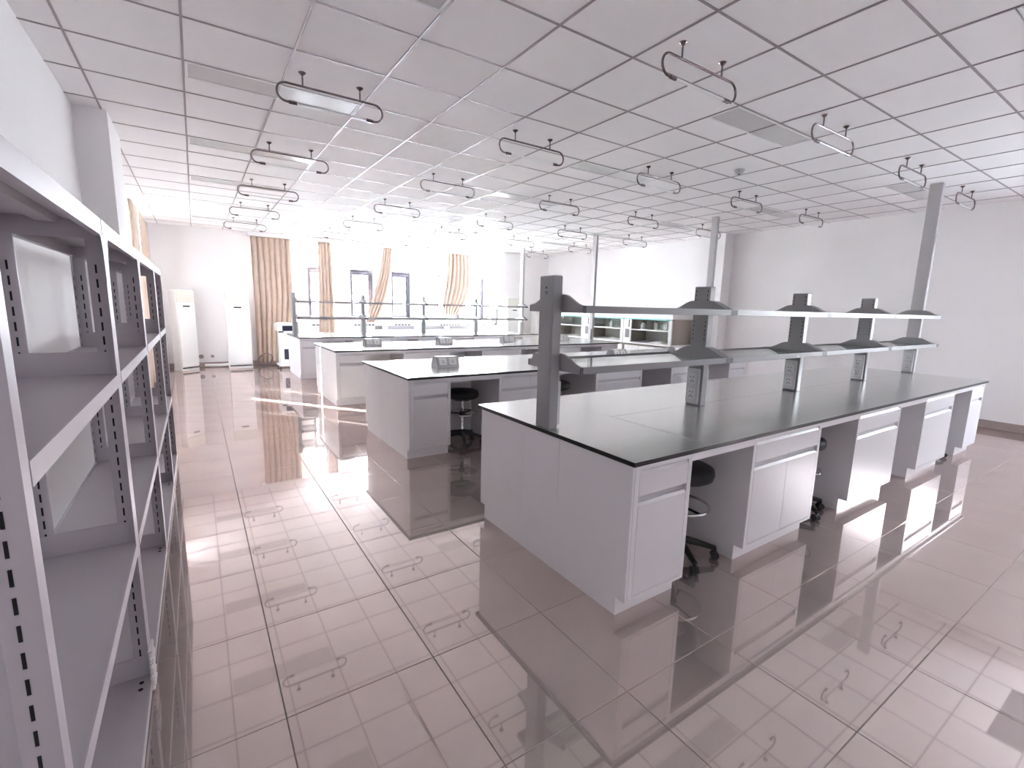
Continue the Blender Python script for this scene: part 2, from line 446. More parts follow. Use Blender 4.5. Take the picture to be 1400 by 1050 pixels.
# local x (from BX): cabinets and kneeholes
CABS = [(.037, .474, 1), (1.069, 1.924, 2), (2.529, 3.384, 1), (4.004, 4.844, 1), (5.444, 5.903, 1)]
FY = .022      # front plane of the doors (local y)
def door_front(x0, x1, z0, z1, depth=.020):
    # slab with a slanted finger lip along its upper edge
    m = MB(); y0 = 0.0
    poly = [(y0, z0 + .003), (y0 + .003, z0), (y0 + depth, z0), (y0 + depth, z1), (y0 + .010, z1), (y0, z1 - .014)]
    return m.prism(poly, x0, x1, 'x')
def make_cabinet(w, nd, label, loc, group):
    t = thing('base_cabinet', label, 'cabinet', loc, 0, group)
    m = MB()
    m.box(0, .022, .10, w, .66, .800)                       # core behind the fronts
    m.box(0, 0, .10, .030, .022, .822); m.box(w - .030, 0, .10, w, .022, .822)
    m.box(.030, 0, .10, w - .030, .022, .118); m.box(.030, 0, .790, w - .030, .022, .822); m.box(0, .022, .800, w, .66, .822)
    m.obj('body', 'cab', t)
    MB().box(.0, .062, 0, w, .64, .10).obj('toe_kick', 'cab', t)
    n = nd; a0, a1 = .033, w - .033; st = (a1 - a0) / n
    for k in range(n):
        p, q = a0 + k * st + (.0015 if k else 0), a0 + (k + 1) * st - (.0015 if k < n - 1 else 0)
        d = door_front(p, q, .654, .782).obj('drawer', 'cab', t)
        MB().box(p, .0215, .782, q, .0225, .790).obj('finger_groove', 'cabin', d)
        d = door_front(p, q, .121, .618).obj('door', 'cab', t)
        MB().box(p, .0215, .618, q, .0225, .654).obj('finger_groove', 'cabin', d)
    return t
protos = {}
for bi, by in enumerate(BY):
    grp = 'base cabinets of the ' + BN[bi]
    for ci, (a, b_, nd) in enumerate(CABS):
        w_ = b_ - a; key = (round(w_, 3), nd)
        kind = 'double-door' if nd == 2 else 'single-door'
        lab = 'white %s drawer cabinet, %s from the left end of the %s' % (kind, ORD[ci], BN[bi])
        loc = (BX + a, by + FY, 0)
        if key in protos: dup(protos[key], loc, label=lab, group=grp)
        else: protos[key] = make_cabinet(w_, nd, lab, loc, grp)
    # worktop with slabs, knee aprons and middle panel
    w = thing('lab_worktop', 'long dark grey black-edged worktop on the ' + BN[bi], 'worktop', (BX, by, 0), 0, 'black-edged bench worktops')
    xs = [(0, .605, 0, BW)]
    for (p, q) in ((.605, 3.03), (3.03, BL)): xs += [(p, q, 0, .75), (p, q, .75, BW)]
    for (p, q, r_, s_) in xs:
        e = .0012
        sl = MB().cbox(p + (e if p else 0), r_ + (e if r_ else 0), .826, q - (e if q < BL else 0), s_ - (e if s_ < BW else 0), TZ, .0015).obj('worktop_slab', 'top', w)
        ed = MB()
        if r_ == 0: ed.box(p, -.0012, .8235, q, .004, .8465)
        if s_ == BW: ed.box(p, BW - .004, .8235, q, BW + .0012, .8465)
        if p == 0: ed.box(-.0012, r_, .8235, .004, s_, .8465)
        if q == BL: ed.box(BL - .004, r_, .8235, BL + .0012, s_, .8465)
        ed.obj('black_edge', 'edge', sl)
    MB().box(0.03, 0.03, .8225, BL - .03, BW - .03, .8262).obj('subtop', 'cabin', w)
    for k in range(4):
        MB().box(CABS[k][1] + .001, FY, .772, CABS[k + 1][0] - .001, FY + .02, .822).obj('apron', 'cab', w)
        MB().box(CABS[k][1] + .001, .665, .0, CABS[k + 1][0] - .001, .683, .822).obj('knee_panel', 'cab', w)
    m = MB()
    for (a, b_, nd) in CABS:
        b2 = min(b_, 5.90); m.box(a, .70, .1, b2, BW - .022, .822); m.box(a, .70, 0, b2, BW - .09, .1)
    m.obj('rear_carcass', 'cab', w)
    # end panels
    for side, lx in (('left', .019), ('right', BL - .037)):
        e = thing('end_panel', 'white three-leaf panel closing the %s end of the %s' % (side, BN[bi]), 'panel', (BX + lx, by, 0), 0, 'bench end panels')
        for (p, q, nf, nb) in ((FY, .577, 1, 0), (.577, .927, 0, 0), (.927, BW - FY, 0, 1)):
            a_, b_ = p + .001, q - .001
            poly = [(a_, .10), (a_, .822), (b_, .822), (b_, .10)] if (nf or nb) else None
            if nf: poly = [(a_, .10), (a_, .822), (b_, .822), (b_, 0), (a_ + .06, 0), (a_ + .06, .10)]
            elif nb: poly = [(a_, 0), (a_, .822), (b_, .822), (b_, .10), (b_ - .06, .10), (b_ - .06, 0)]
            else: poly = [(a_, 0), (a_, .822), (b_, .822), (b_, 0)]
            MB().prism(poly, 0, .0165, 'x').obj('panel', 'cab', e)

# ---------------------------------------------------------------- reagent racks with glass shelves (first and fourth bench)
PX = [.05, 1.505, 2.955, 4.425, 5.89]    # post centres, local x
def make_rack(loc, label, ceil=True):
    t = thing('reagent_rack', label, 'rack', loc, 0, 'two-tier reagent racks')
    for k, px in enumerate(PX):
        top = (H - TZ - .004) if (k == 4) else .893
        p = MB().cbox(px - .034, -.066, 0, px + .034, .066, top, .006).obj('post', 'pole' if k == 4 else 'grey', t)
        s = MB()
        for sgn in (() if k == 0 else (-1, 1)):
            z = .50
            while z < .87:
                if not (.66 < z < .78):
                    for yy_ in (-.052, .046): s.box(px - .0345 if sgn < 0 else px + .033, yy_, z, px - .033 if sgn < 0 else px + .0345, yy_ + .006, z + .014)
                z += .032
        if 0 < k < 4: s.obj('slot_row', 'hole', p)['kind'] = 'stuff'
        for zc in (.347, .687):
            # wing bracket: rises towards the post
            prof = [(-.25, zc), (.25, zc), (.25, zc + .040)]
            for a in range(0, 9):
                u = a / 8; yy = .235 - .165 * u; zz = zc + .042 + .060 * (u * u * (3 - 2 * u)); prof.append((yy, zz))
            for a in range(8, -1, -1):
                u = a / 8; yy = -(.235 - .165 * u); zz = zc + .042 + .060 * (u * u * (3 - 2 * u)); prof.append((yy, zz))
            prof.append((-.25, zc + .040))
            xa = px + (.034 if k == 0 else -.038); xb = px + (.050 if k == 0 else .038)
            br = MB().prism(prof, xa, xb, 'x').obj('shelf_bracket', 'grey', t)
            MB().box(xa - .001, -.2515, zc + .001, xb + .001, -.244, zc + .038).obj('end_cap', 'grey2', br)
            MB().box(xa - .001, .244, zc + .001, xb + .001, .2515, zc + .038).obj('end_cap', 'grey2', br)
        for sgn in (-1, 1):
            x0, x1 = (px - .064, px - .034) if sgn < 0 else (px + .034, px + .064)
            if k == 0 and sgn < 0: continue
            bxm = MB().cbox(x0, -.052, .012, x1, .052, .282, .006).obj('socket_box', 'sock', t)
            fx = x0 - .001 if sgn < 0 else x1 + .001
            h = MB()
            for zc in (.09, .205):
                h.box(min(fx, fx - sgn * .002), -.034, zc - .04, max(fx, fx - sgn * .002), .034, zc + .04)
            h.obj('socket_plate', 'sockp', bxm)
            h = MB(); fx2 = fx + sgn * .0006
            for zc in (.09, .205):
                for (yy, zz) in ((-.012, .014), (.012, .014), (0, -.012), (-.012, -.022), (.012, -.022)):
                    h.box(fx2 - .001, yy - .003, zc + zz - .005, fx2 + .001, yy + .003, zc + zz + .005)
            h.obj('socket_holes', 'hole', bxm)
    for k in range(4):
        a, b_ = PX[k] + (.050 if k == 0 else .038), PX[k + 1] - .038
        for zc in (.347, .687):
            for s_ in (-1, 1):
                y0, y1 = (-.25, -.215) if s_ < 0 else (.215, .25)
                m = MB()
                yo, yi = (y0, y1) if s_ < 0 else (y1, y0)
                m.box(a, min(yo, yo - s_ * .006), zc, b_, max(yo, yo - s_ * .006), zc + .040)
                m.box(a, y0 + .0, zc, b_, y1, zc + .004); m.box(a, y0, zc + .022, b_, y1, zc + .026)
                m.obj('shelf_rail', 'grey', t)
            MB().box(a + .002, -.214, zc + .026, b_ - .002, .214, zc + .032).obj('glass_shelf', 'sglass', t)
    lg = MB()
    ring = [(math.cos(w_ * PI / 6) * .008, math.sin(w_ * PI / 6) * .008) for w_ in range(12)]
    lg.prism([(y_, z_ + .825) for y_, z_ in ring], PX[0] - .0352, PX[0] - .0338, 'x')
    lg.box(PX[0] - .0352, -.014, .797, PX[0] - .0338, .014, .803); lg.box(PX[0] - .0352, -.009, .787, PX[0] - .0338, .009, .791)
    lg.obj('logo_print', 'print', t)
    return t
rk = make_rack((BX, BY[0] + .75, TZ), 'grey two-tier reagent rack with glass shelves on the nearest bench')
dup(rk, (BX, BY[3] + .75, TZ), label='grey two-tier reagent rack on the farthest bench, before the windows')
# service poles of benches 2 and 3
for bi in (1, 2):
    p = thing('service_pole', 'grey service pole at the right end of the %s' % BN[bi], 'pole', (BX + 5.80, BY[bi] + .75, TZ), 0, 'bench service poles')
    MB().cbox(-.03, -.055, 0, .03, .055, H - TZ - .004, .005).obj('shaft', 'pole', p)
    MB().cbox(-.062, -.045, .01, -.03, .045, .26, .006).obj('socket_box', 'sock', p)
    MB().cbox(-.05, -.075, 0, .05, .075, .012, .003).obj('foot_plate', 'sock', p)

# desk socket modules on benches 2 and 3
def make_sock(loc, label):
    t = thing('desk_socket', label, 'socket', loc, 0, 'worktop socket blocks')
    prof = [(-.095, 0), (.095, 0), (.095, .015), (.045, .120), (-.045, .120), (-.095, .015)]
    MB().prism(prof, -.13, .13, 'x').obj('body', 'sock', t)
    MB().prism([(-.097, 0), (.097, 0), (.097, .016), (.046, .122), (-.046, .122), (-.097, .016)], -.137, -.13, 'x').prism([(-.097, 0), (.097, 0), (.097, .016), (.046, .122), (-.046, .122), (-.097, .016)], .13, .137, 'x').obj('end_cap', 'grey', t)
    for xx in (-.062, .062):
        a = Vector((0, -.088, .030)); b_ = Vector((0, -.052, .106)); n_ = Vector((0, -(b_.z - a.z), b_.y - a.y)).normalized() * .003
        v = [(xx - .045, *(a + n_)[1:]), (xx + .045, *(a + n_)[1:]), (xx + .045, *(b_ + n_)[1:]), (xx - .045, *(b_ + n_)[1:]),
             (xx - .045, *(a - n_)[1:]), (xx + .045, *(a - n_)[1:]), (xx + .045, *(b_ - n_)[1:]), (xx - .045, *(b_ - n_)[1:])]
        pl = MB().add(v, [(0, 1, 2, 3), (7, 6, 5, 4), (0, 4, 5, 1), (1, 5, 6, 2), (2, 6, 7, 3), (3, 7, 4, 0)]).obj('socket_plate', 'white', t)
        h = MB()
        for (dx, u) in ((-.012, .62), (.012, .62), (0, .4), (-.012, .28), (.012, .28)):
            c_ = a + (b_ - a) * u + n_ * 1.2; h.box(xx + dx - .003, c_.y - .0015, c_.z - .005, xx + dx + .003, c_.y + .0015, c_.z + .005)
        h.obj('socket_holes', 'hole', pl)
    return t
sk = None
for bi, xs_, yo in ((1, (2.40, 3.85, 5.22, 6.62), 5.02), (2, (2.46, 3.80, 5.20, 6.60), 8.0)):
    for k, xx in enumerate(xs_):
        lab = 'grey sloped socket block, %s from the left on the %s' % (ORD[k], BN[bi])
        if sk is None: sk = make_sock((xx, yo, TZ), lab)
        else: dup(sk, (xx, yo, TZ), label=lab)

# ---------------------------------------------------------------- stools
def make_stool(loc, rz, label):
    t = thing('lab_stool', label, 'stool', loc, rz, 'black swivel lab stools')
    seat = MB().lathe([(.02, .515), (.150, .517), (.182, .535), (.190, .565), (.182, .597), (.150, .612), (.02, .616)], 28).obj('seat', 'leather', t)
    MB().lathe([(.10, .498), (.10, .516)], 16).obj('seat_plate', 'black', seat)
    MB().lathe([(.025, .10), (.025, .33), (.016, .331), (.016, .50)], 16).obj('gas_lift', 'chrome', t)
    ring = MB().tube([(.175 * math.cos(a * PI / 16), .175 * math.sin(a * PI / 16), .345) for a in range(32)], .010, 8, True).obj('footrest_ring', 'chrome', t)
    m = MB().lathe([(.032, .315), (.032, .365)], 12)
    for k in range(3):
        w_ = k * 2 * PI / 3 + .3; m.tube([(.03 * math.cos(w_), .03 * math.sin(w_), .34), (.17 * math.cos(w_), .17 * math.sin(w_), .345)], .008, 6)
    m.obj('footrest_spokes', 'black', ring)
    MB().lathe([(.030, .075), (.042, .09), (.036, .15), (.028, .155)], 14).obj('hub', 'black', t)
    for k in range(5):
        w_ = k * 2 * PI / 5; c_, s_ = math.cos(w_), math.sin(w_)
        leg = MB().tube([(.03 * c_, .03 * s_, .115), (.12 * c_, .12 * s_, .100), (.235 * c_, .235 * s_, .072)], [.026, .022, .017], 8).obj('base_leg', 'black', t)
        m = MB()
        for d_ in (-.012, .012):
            cx_, cy__ = .235 * c_ - s_ * d_, .235 * s_ + c_ * d_
            m.tube([(cx_ + s_ * .008, cy__ - c_ * .008, .026), (cx_ - s_ * .008, cy__ + c_ * .008, .026)], .026, 14)
        m.tube([(.235 * c_, .235 * s_, .045), (.235 * c_, .235 * s_, .075)], .010, 8)
        m.obj('caster', 'black', leg)
    return t
st = make_stool((2.49, 1.77, 0), 4.25, 'black swivel stool in the first knee space of the nearest bench')
dup(st, (3.92, 1.76, 0), 4.40, 'black swivel stool in the second knee space of the nearest bench')
dup(st, (6.80, 1.77, 0), 5.3, 'black swivel stool in the last knee space of the nearest bench')
dup(st, (2.47, 4.72, 0), 4.35, 'black swivel stool with chrome ring in the first knee space of the second bench')
dup(st, (3.86, 4.75, 0), 4.9, 'black swivel stool in the second knee space of the second bench')

# ---------------------------------------------------------------- slotted shelf racks on the left
SX0, SX1 = -.530, -.250
RY = [1.03, 2.22, 3.45, 4.69, 5.60]
def make_shelf(y0, y1, label):
    L = y1 - y0; D = SX1 - SX0
    t = thing('shelf_rack', label, 'shelf', (SX0, y0, 0), 0, 'slotted steel shelf racks')
    ZT = 1.82
    LV = [.055, .632, 1.285, ZT]
    for fx in (0, 1):
        for fy in (0, 1):
            xo = D if fx else 0; sx_ = -1 if fx else 1
            yo = L - .001 if fy else .001; sy_ = -1 if fy else 1
            m = MB()
            xa, xb = sorted((xo, xo + sx_ * .0025)); ya, yb = sorted((yo, yo + sy_ * .042)); m.box(xa, ya, 0.004, xb, yb, ZT - .001)
            xa, xb = sorted((xo + sx_ * .0025, xo + sx_ * .052)); ya, yb = sorted((yo, yo + sy_ * .0025)); m.box(xa, ya, 0.004, xb, yb, ZT - .001)
            u = m.obj('upright', 'shelf', t)
            s = MB(); z = .09
            while z < 1.66:
                xc = xo + sx_ * .030; yc = yo
                s.box(xc - .0027, min(yc, yc + sy_ * .0025) - .0008, z, xc + .0027, max(yc, yc + sy_ * .0025) + .0008, z + .030)
                if fx == 0:
                    yc2 = yo + sy_ * .022; s.box(xo - .0008, yc2 - .004, z, xo + .0033, yc2 + .004, z + .022)
                z += .050
            s.obj('slot_row', 'hole', u)['kind'] = 'stuff'
            xa, xb = sorted((xo, xo + sx_ * .052)); ya, yb = sorted((yo, yo + sy_ * .042))
            MB().box(xa - .001, ya, 0, xb + .001, yb, .012).obj('foot_cap', 'black', u)
    for li, z in enumerate(LV):
        bh = .055 if li == 3 else .045
        # front beam (bent channel)
        fb = MB(); fb.box(D - .004, .044, z - bh, D + .0015, L - .044, z); fb.box(D - .018, .044, z - bh, D - .004, L - .044, z - bh + .003)
        if li == 3:
            fb.box(D - .0005, .0, z - bh, D + .003, .05, z); fb.box(D - .0005, L - .05, z - bh, D + .003, L, z)
        fb.obj('front_beam', 'shelf', t)
        rb = MB().box(0, .044, z - bh, .004, L - .044, min(z + .008, ZT)); rb.box(.004, .044, z - bh, .018, L - .044, z - bh + .003); rb.obj('rear_beam', 'shelf', t)
        for ys in (.004, L - .007):
            MB().box(.004, ys, z - bh - (.01 if li == 3 else 0), D - .020, ys + .003, z + (.0 if li == 3 else .08)).obj('side_beam', 'shelf', t)
        sb = MB().box(.004, .008, z - .004, D - .004, L - .008, z - .001).obj('shelf_board', 'pan', t)
        MB().prism([(D * .5 - .04, z - .004), (D * .5 - .025, z - .020), (D * .5 + .025, z - .020), (D * .5 + .04, z - .004)], .03, L - .03, 'y').obj('stiffener', 'pan', sb)
    h = MB()
    for yy in (L - .05, L - .09):
        h.lathe([(.008, 0), (.008, .001)], 10, (D - .03, yy, LV[0] - .001))
    h.obj('bolt_hole', 'hole', t)
    # curved corner gussets joining top beam and uprights
    for ys, sg in ((.044, 1), (L - .044, -1)):
        pts = [(ys, ZT - .055), (ys + sg * .045, ZT - .055)]
        for a in range(1, 7):
            w_ = a / 6 * PI / 2; pts.append((ys + sg * (.045 - .045 * math.sin(w_)), ZT - .055 - .16 * (1 - math.cos(w_))))
        MB().prism(pts, D - .001, D + .001, 'x').obj('corner_gusset', 'shelf', t)
    return t
for k in range(4):
    lab = ['grey slotted steel shelf rack nearest the camera, by the left wall', 'second slotted steel shelf rack from the camera', 'third slotted steel shelf rack from the camera', 'last slotted steel shelf rack of the row, by the wall column'][k]
    make_shelf(RY[k], RY[k + 1], lab)
# crumpled foam wrap at the foot of the first rack joint
m = MB(); random.seed(3)
for k in range(26):
    z = .01 + k * .0065; a = random.uniform(-.008, .008)
    m.cbox(-.249 + a * .3, 2.16 + random.uniform(-.01, .01), z, -.243 + abs(a), 2.25 + random.uniform(-.015, .015), z + .009, .002)
tag(m.obj('foam_wrap', 'film'), 'crumpled foam wrap clinging to the foot of the first rack joint', 'packaging')

# ---------------------------------------------------------------- hanging tube lights
def make_lamp(loc, label):
    t = thing('hanging_tube_light', label, 'lamp', loc, 0, 'hanging tube lights')   # origin on the ceiling
    zb, zt, r, hw = -.090, -.212, .061, .37
    pts = []
    pts.append((-hw + r + .05, 0, zt))
    for a in range(0, 11):
        w_ = -PI / 2 - a / 10 * PI; pts.append((-hw + r + r * math.cos(w_), 0, (zb + zt) / 2 + r * math.sin(w_)))
    for a in range(0, 11):
        w_ = PI / 2 - a / 10 * PI; pts.append((hw - r + r * math.cos(w_), 0, (zb + zt) / 2 + r * math.sin(w_)))
    pts.append((hw - r - .05, 0, zt))
    MB().tube(pts, .0075, 8).obj('bent_frame', 'lamp', t)
    for sg in (-1, 1):
        rd = MB().tube([(sg * .2, 0, -.001), (sg * .2, 0, zb)], .006, 8).obj('rod', 'lamp', t)
        MB().lathe([(.006, -.020), (.024, -.004), (.026, 0)], 16, (sg * .2, 0, -.0005)).obj('ceiling_rose', 'lamp', rd)
        xa, xb = sg * (hw - r - .015), sg * (hw - r - .065)
        MB().tube([(xa, 0, zt), (xb, 0, zt)], .0125, 10).obj('lamp_holder', 'lamp', t)
    MB().tube([(-(hw - r - .06), 0, zt), (hw - r - .06, 0, zt)], .0085, 10).obj('tube', 'lampw', t)
    return t
lp = None
LYS = [2.06, 3.86, 5.66, 7.46, 9.26, 11.05]; LXS = [.94, 2.745, 4.54, 6.33, 8.12]
for j, yy in enumerate(LYS):
    for k, xx in enumerate(LXS):
        if not inview([(xx - .4, yy, H - .1), (xx + .4, yy, H - .1)], 0): continue
        lab = 'hanging tube light, %s from the left in the %s row from the camera' % (ORD[k], ORD[j])
        if lp is None: lp = make_lamp((xx, yy, H - .003), lab)
        else: dup(lp, (xx, yy, H - .003), label=lab)
# recessed panels
pp = None
for (px, py, j, k) in panels:
    lab = 'unlit recessed ceiling panel, %s column from the left, %s row from the camera' % (ORD[k], ORD[j])
    if not inview([(px, py, H), (px + 1.2, py, H), (px, py + .3, H), (px + 1.2, py + .3, H)], 0):
        continue
    if pp is None:
        pp = thing('ceiling_panel_light', lab, 'light panel', (px, py, H), 0, 'recessed ceiling light panels')
        m = MB(); m.cbox(.008, .008, -.004, 1.192, .026, .012, .002); m.cbox(.008, .274, -.004, 1.192, .292, .012, .002)
        m.cbox(.008, .026, -.004, .026, .274, .012, .002); m.cbox(1.174, .026, -.004, 1.192, .274, .012, .002)
        m.obj('frame', 'panelw', pp)
        MB().box(.026, .026, .002, 1.174, .274, .008).obj('diffuser', 'panel', pp)
    else: dup(pp, (px, py, H), label=lab)
# smoke detectors
for k, (xx, yy) in enumerate([(5.236, 3.325), (5.21, 9.39)]):
    t = thing('smoke_detector', ['white smoke detector on the ceiling behind the light streak', 'small smoke detector on the far part of the ceiling'][k], 'detector', (xx, yy, H - .002))
    MB().lathe([(.030, -.045), (.045, -.038), (.050, -.018), (.058, -.012), (.058, 0)], 20).obj('body', 'sock', t)
    MB().lathe([(.012, -.052), (.018, -.046)], 12).obj('sensor', 'black', t)

# ---------------------------------------------------------------- curtains
def curtain(name, edges, y, pleats, label, amp=.035, thick=.004, seed=1, zn=26):
    # edges: list of (z, xl, xr)
    random.seed(seed); n = pleats * 8
    ph = [random.uniform(-.5, .5) for _ in range(pleats + 1)]; am = [random.uniform(.6, 1.15) for _ in range(pleats + 1)]
    def lerp(z):
        for a, b_ in zip(edges, edges[1:]):
            if a[0] >= z >= b_[0]:
                u = (a[0] - z) / (a[0] - b_[0]); u2 = u
                return a[1] + (b_[1] - a[1]) * u2, a[2] + (b_[2] - a[2]) * u2
        return edges[-1][1:]
    z1, z0 = edges[0][0], edges[-1][0]; rows = []
    for i_ in range(zn + 1):
        z = z1 + (z0 - z1) * i_ / zn; xl, xr = lerp(z); row = []
        for k in range(n + 1):
            u = k / n; q = u * pleats; a = am[int(min(q, pleats))]
            w_ = q * 2 * PI + ph[int(min(q, pleats))] * .8 * math.sin(q * 2 * PI)
            yy = y + amp * a * math.sin(w_ + .25 * math.sin(z * 1.7 + k * .05))
            xx = xl + (xr - xl) * u + .12 * (xr - xl) / pleats * math.cos(w_)
            row.append((xx, yy, z))
        rows.append(row)
    v = [p for r_ in rows for p in r_] + [(p[0], p[1] + thick, p[2]) for r_ in rows for p in r_]
    N = n + 1; off = N * (zn + 1); f = []
    for i_ in range(zn):
        for k in range(n):
            a = i_ * N + k; f.append((a, a + N, a + N + 1, a + 1)); f.append((off + a, off + a + 1, off + a + N + 1, off + a + N))
    for k in range(n):
        f.append((k, k + 1, off + k + 1, off + k)); a = zn * N + k; f.append((a, off + a, off + a + 1, a + 1))
    for i_ in range(zn):
        a = i_ * N; f.append((a, off + a, off + a + N, a + N)); a = i_ * N + n; f.append((a, a + N, off + a + N, off + a))
    m = MB(); m.add(v, f, True)
    return tag(m.obj(name, 'curtain'), label, 'curtain', 'beige curtains')
curtain('curtain', [(3.05, 1.17, 2.04), (1.6, 1.18, 2.02), (.06, 1.17, 1.86)], 12.97, 7, 'wide beige floor-length curtain beside the white floor air conditioner', .045, seed=2)
curtain('curtain', [(3.05, 2.66, 2.98), (1.5, 2.64, 3.0), (.3, 2.60, 3.02)], 12.955, 4, 'narrow straight beige curtain before the window next to the wide curtain', .033, seed=5)
curtain('curtain', [(3.05, 4.38, 4.60), (2.4, 4.26, 4.53), (1.86, 4.08, 4.42), (1.4, 3.92, 4.26), (1.2, 3.88, 4.16), (1.05, 3.86, 4.06)], 12.985, 4, 'beige curtain swept to the left between two windows', .04, seed=8)
curtain('curtain', [(3.05, 6.27, 6.98), (2.6, 6.26, 7.02), (2.1, 6.20, 7.0), (1.7, 6.12, 6.86), (1.4, 6.10, 6.66), (1.25, 6.16, 6.56)], 12.95, 6, 'bunched beige curtain pulled aside over the right-hand window', .05, seed=11)
curtain_left = []
for k, (a, b_) in enumerate([(9.22, 10.16), (10.34, 11.415), (11.49, 12.08)]):
    o = curtain('curtain', [(3.0, a, b_), (.06, a, b_)], .70, 6 if k == 0 else 4, ['cream curtain at the side window above the shelf racks', 'cream curtain covering the middle of the side window', 'cream curtain end by the corner of the side window'][k], .022, seed=20 + k, zn=8)
    # hung along the left wall: swap axes
    for v in o.data.vertices:
        x_, y_, z_ = v.co; v.co = (-y_, x_, z_)
    o.data.flip_normals()

# ---------------------------------------------------------------- air conditioners
def make_ac(loc, rz, w, d, h, label):
    t = thing('floor_air_conditioner', label, 'air conditioner', loc, rz, 'white floor air conditioners')   # origin front-centre
    MB().cbox(-w / 2, .02, .02, w / 2, d, h, .02).obj('body', 'white', t)
    MB().cbox(-w / 2 + .004, 0, .09, w / 2 - .004, .03, h * .845, .01).obj('front_panel', 'white', t)
    lv = MB().cbox(-w / 2 + .004, .002, h * .85, w / 2 - .004, .03, h - .015, .008).obj('louvre_panel', 'cream', t)
    m = MB()
    for k in range(7): m.box(-w / 2 + .02, -.001, h * .86 + k * .028, w / 2 - .02, .004, h * .86 + k * .028 + .004)
    m.obj('louvre_slat', 'white', lv)
    MB().cbox(-.075, -.003, h * .79, .075, .004, h * .79 + .03, .001).obj('display', 'black', t)
    MB().box(-w / 2 + .02, -.002, .055, w / 2 - .02, .03, .075).obj('floor_slot', 'black', t)
    MB().cbox(-w / 2 - .003, .015, 0, w / 2 + .003, d, .05, .006).obj('base', 'white', t)
    return t
make_ac((-.16, 12.50, 0), math.radians(38), .40, .26, 1.75, 'white floor air conditioner turned in the far corner by the shelf racks')
make_ac((.80, 12.50, 0), 0, .48, .33, 1.74, 'white floor air conditioner left of the wide beige curtain')
make_ac((7.95, 11.86, 0), 0, .52, .32, 1.82, 'white floor air conditioner before the corner column, left of its pair')
make_ac((9.02, 11.86, 0), 0, .50, .32, 1.70, 'white floor air conditioner between the corner column and the fume cupboards')

# wall ports, hose and coiled cable
for k, (xx, r_) in enumerate(((.04, .05), (.26, .035))):
    t = thing('wall_port', ['larger round pipe hole in the wall between the air conditioners', 'smaller round pipe hole in the wall between the air conditioners'][k], 'pipe hole', (xx, YB - .001, .24), 0)
    m = MB(); m.lathe([(r_ + .012, 0), (r_ + .012, .008), (r_, .009)], 20); o = m.obj('collar', 'white', t); o.rotation_euler = (PI / 2, 0, 0)
    m = MB(); m.lathe([(r_, 0), (r_, .0095)], 20); o = m.obj('hole', 'base', t); o.rotation_euler = (PI / 2, 0, 0)
pts = [(.10, 12.98, .045), (.25, 12.96, .045), (.42, 12.90, .045), (.56, 12.88, .06), (.66, 12.88, .12)]
tag(MB().tube(pts, .035, 10).obj('drain_hose', 'white'), 'white drain hose lying along the wall beside the floor air conditioner', 'hose')
pts = []
for k in range(90):
    a = k * .35; r_ = .15 + .02 * math.sin(k * .7); pts.append((1.32 + r_ * math.cos(a), 12.66 + .04 * math.sin(k * .23), .165 + r_ * math.sin(a) * .95))
pts += [(1.52, 12.62, .12), (1.68, 12.6, .05), (1.80, 12.55, .012), (1.88, 12.45, .010)]
tag(MB().tube(pts, .007, 6).obj('cable_coil', 'cable'), 'dark coiled cable standing at the foot of the wide beige curtain', 'cable')

# appliance left of the far bench
t = thing('floor_appliance', 'white wheeled floor appliance with dark blue window beside the farthest bench', 'appliance', (1.53, 12.0, 0))
MB().cbox(.05, .02, .10, .26, .46, .86, .012).obj('body', 'white', t)
MB().cbox(.0, -.02, .86, .36, .48, 1.06, .03).obj('top_housing', 'white', t)
MB().cbox(.10, -.024, .88, .34, -.016, 1.0, .002).obj('screen', 'blue', t)
MB().cbox(.02, -.028, .845, .12, .02, .872, .004).obj('handle', 'black', t)
MB().cbox(.12, .012, .22, .23, .021, .46, .002).obj('side_label', 'blue', t)
for (a, b_) in ((.03, .03), (.28, .03), (.03, .44), (.28, .44)):
    MB().tube([(a - .012, b_, .03), (a + .012, b_, .03)], .03, 12).obj('caster', 'black', t)
MB().cbox(.0, -.02, .06, .31, .48, .10, .008).obj('base', 'white', t)

# ---------------------------------------------------------------- radiators and window counter
for k, (a, b_) in enumerate(WIN[1:]):
    t = thing('radiator', 'white finned radiator with slotted top under the %s window from the wide curtain' % ORD[k], 'radiator', (a + .02, 13.03, 0), 0, 'white radiators below the windows')
    W = b_ - a - .04
    MB().cbox(0, .0, .20, W, .058, 1.04, .006).obj('cover', 'rad', t)
    m = MB(); x_ = .03
    while x_ < W - .05: m.cbox(x_, -.006, .26, x_ + .035, .002, .90, .003); x_ += .055
    m.obj('fin', 'rad', t)
    m = MB(); x_ = .03
    while x_ < W - .09: m.box(x_, -.001, .955, x_ + .07, .003, .985); x_ += .095
    m.obj('grille_slot', 'hole', t)
    for xx in (.08, W - .12): MB().box(xx, .01, 0, xx + .04, .05, .20).obj('foot', 'rad', t)
t = thing('window_counter', 'white low counter with grey upstand along the far windows', 'counter', (4.05, 12.38, 0))
MB().cbox(0, 0, .826, 3.56, .50, .85, .002).obj('worktop', 'white', t)
MB().cbox(0, .46, .852, 3.56, .49, .95, .002).obj('upstand', 'grey', t)
m = MB(); m.box(.02, .02, .1, 3.54, .48, .826); m.box(.02, .07, 0, 3.54, .45, .1); m.obj('carcass', 'cab', t)
for k in range(6):
    d = door_front(.03 + k * .586, .03 + (k + 1) * .586 - .004, .12, .80, .018).obj('door', 'cab', t, loc=(0, .002, 0))
    MB().box(.03 + k * .586 + .03, .0005, .802, .03 + (k + 1) * .586 - .03, .004, .816).obj('finger_groove', 'cabin', d)
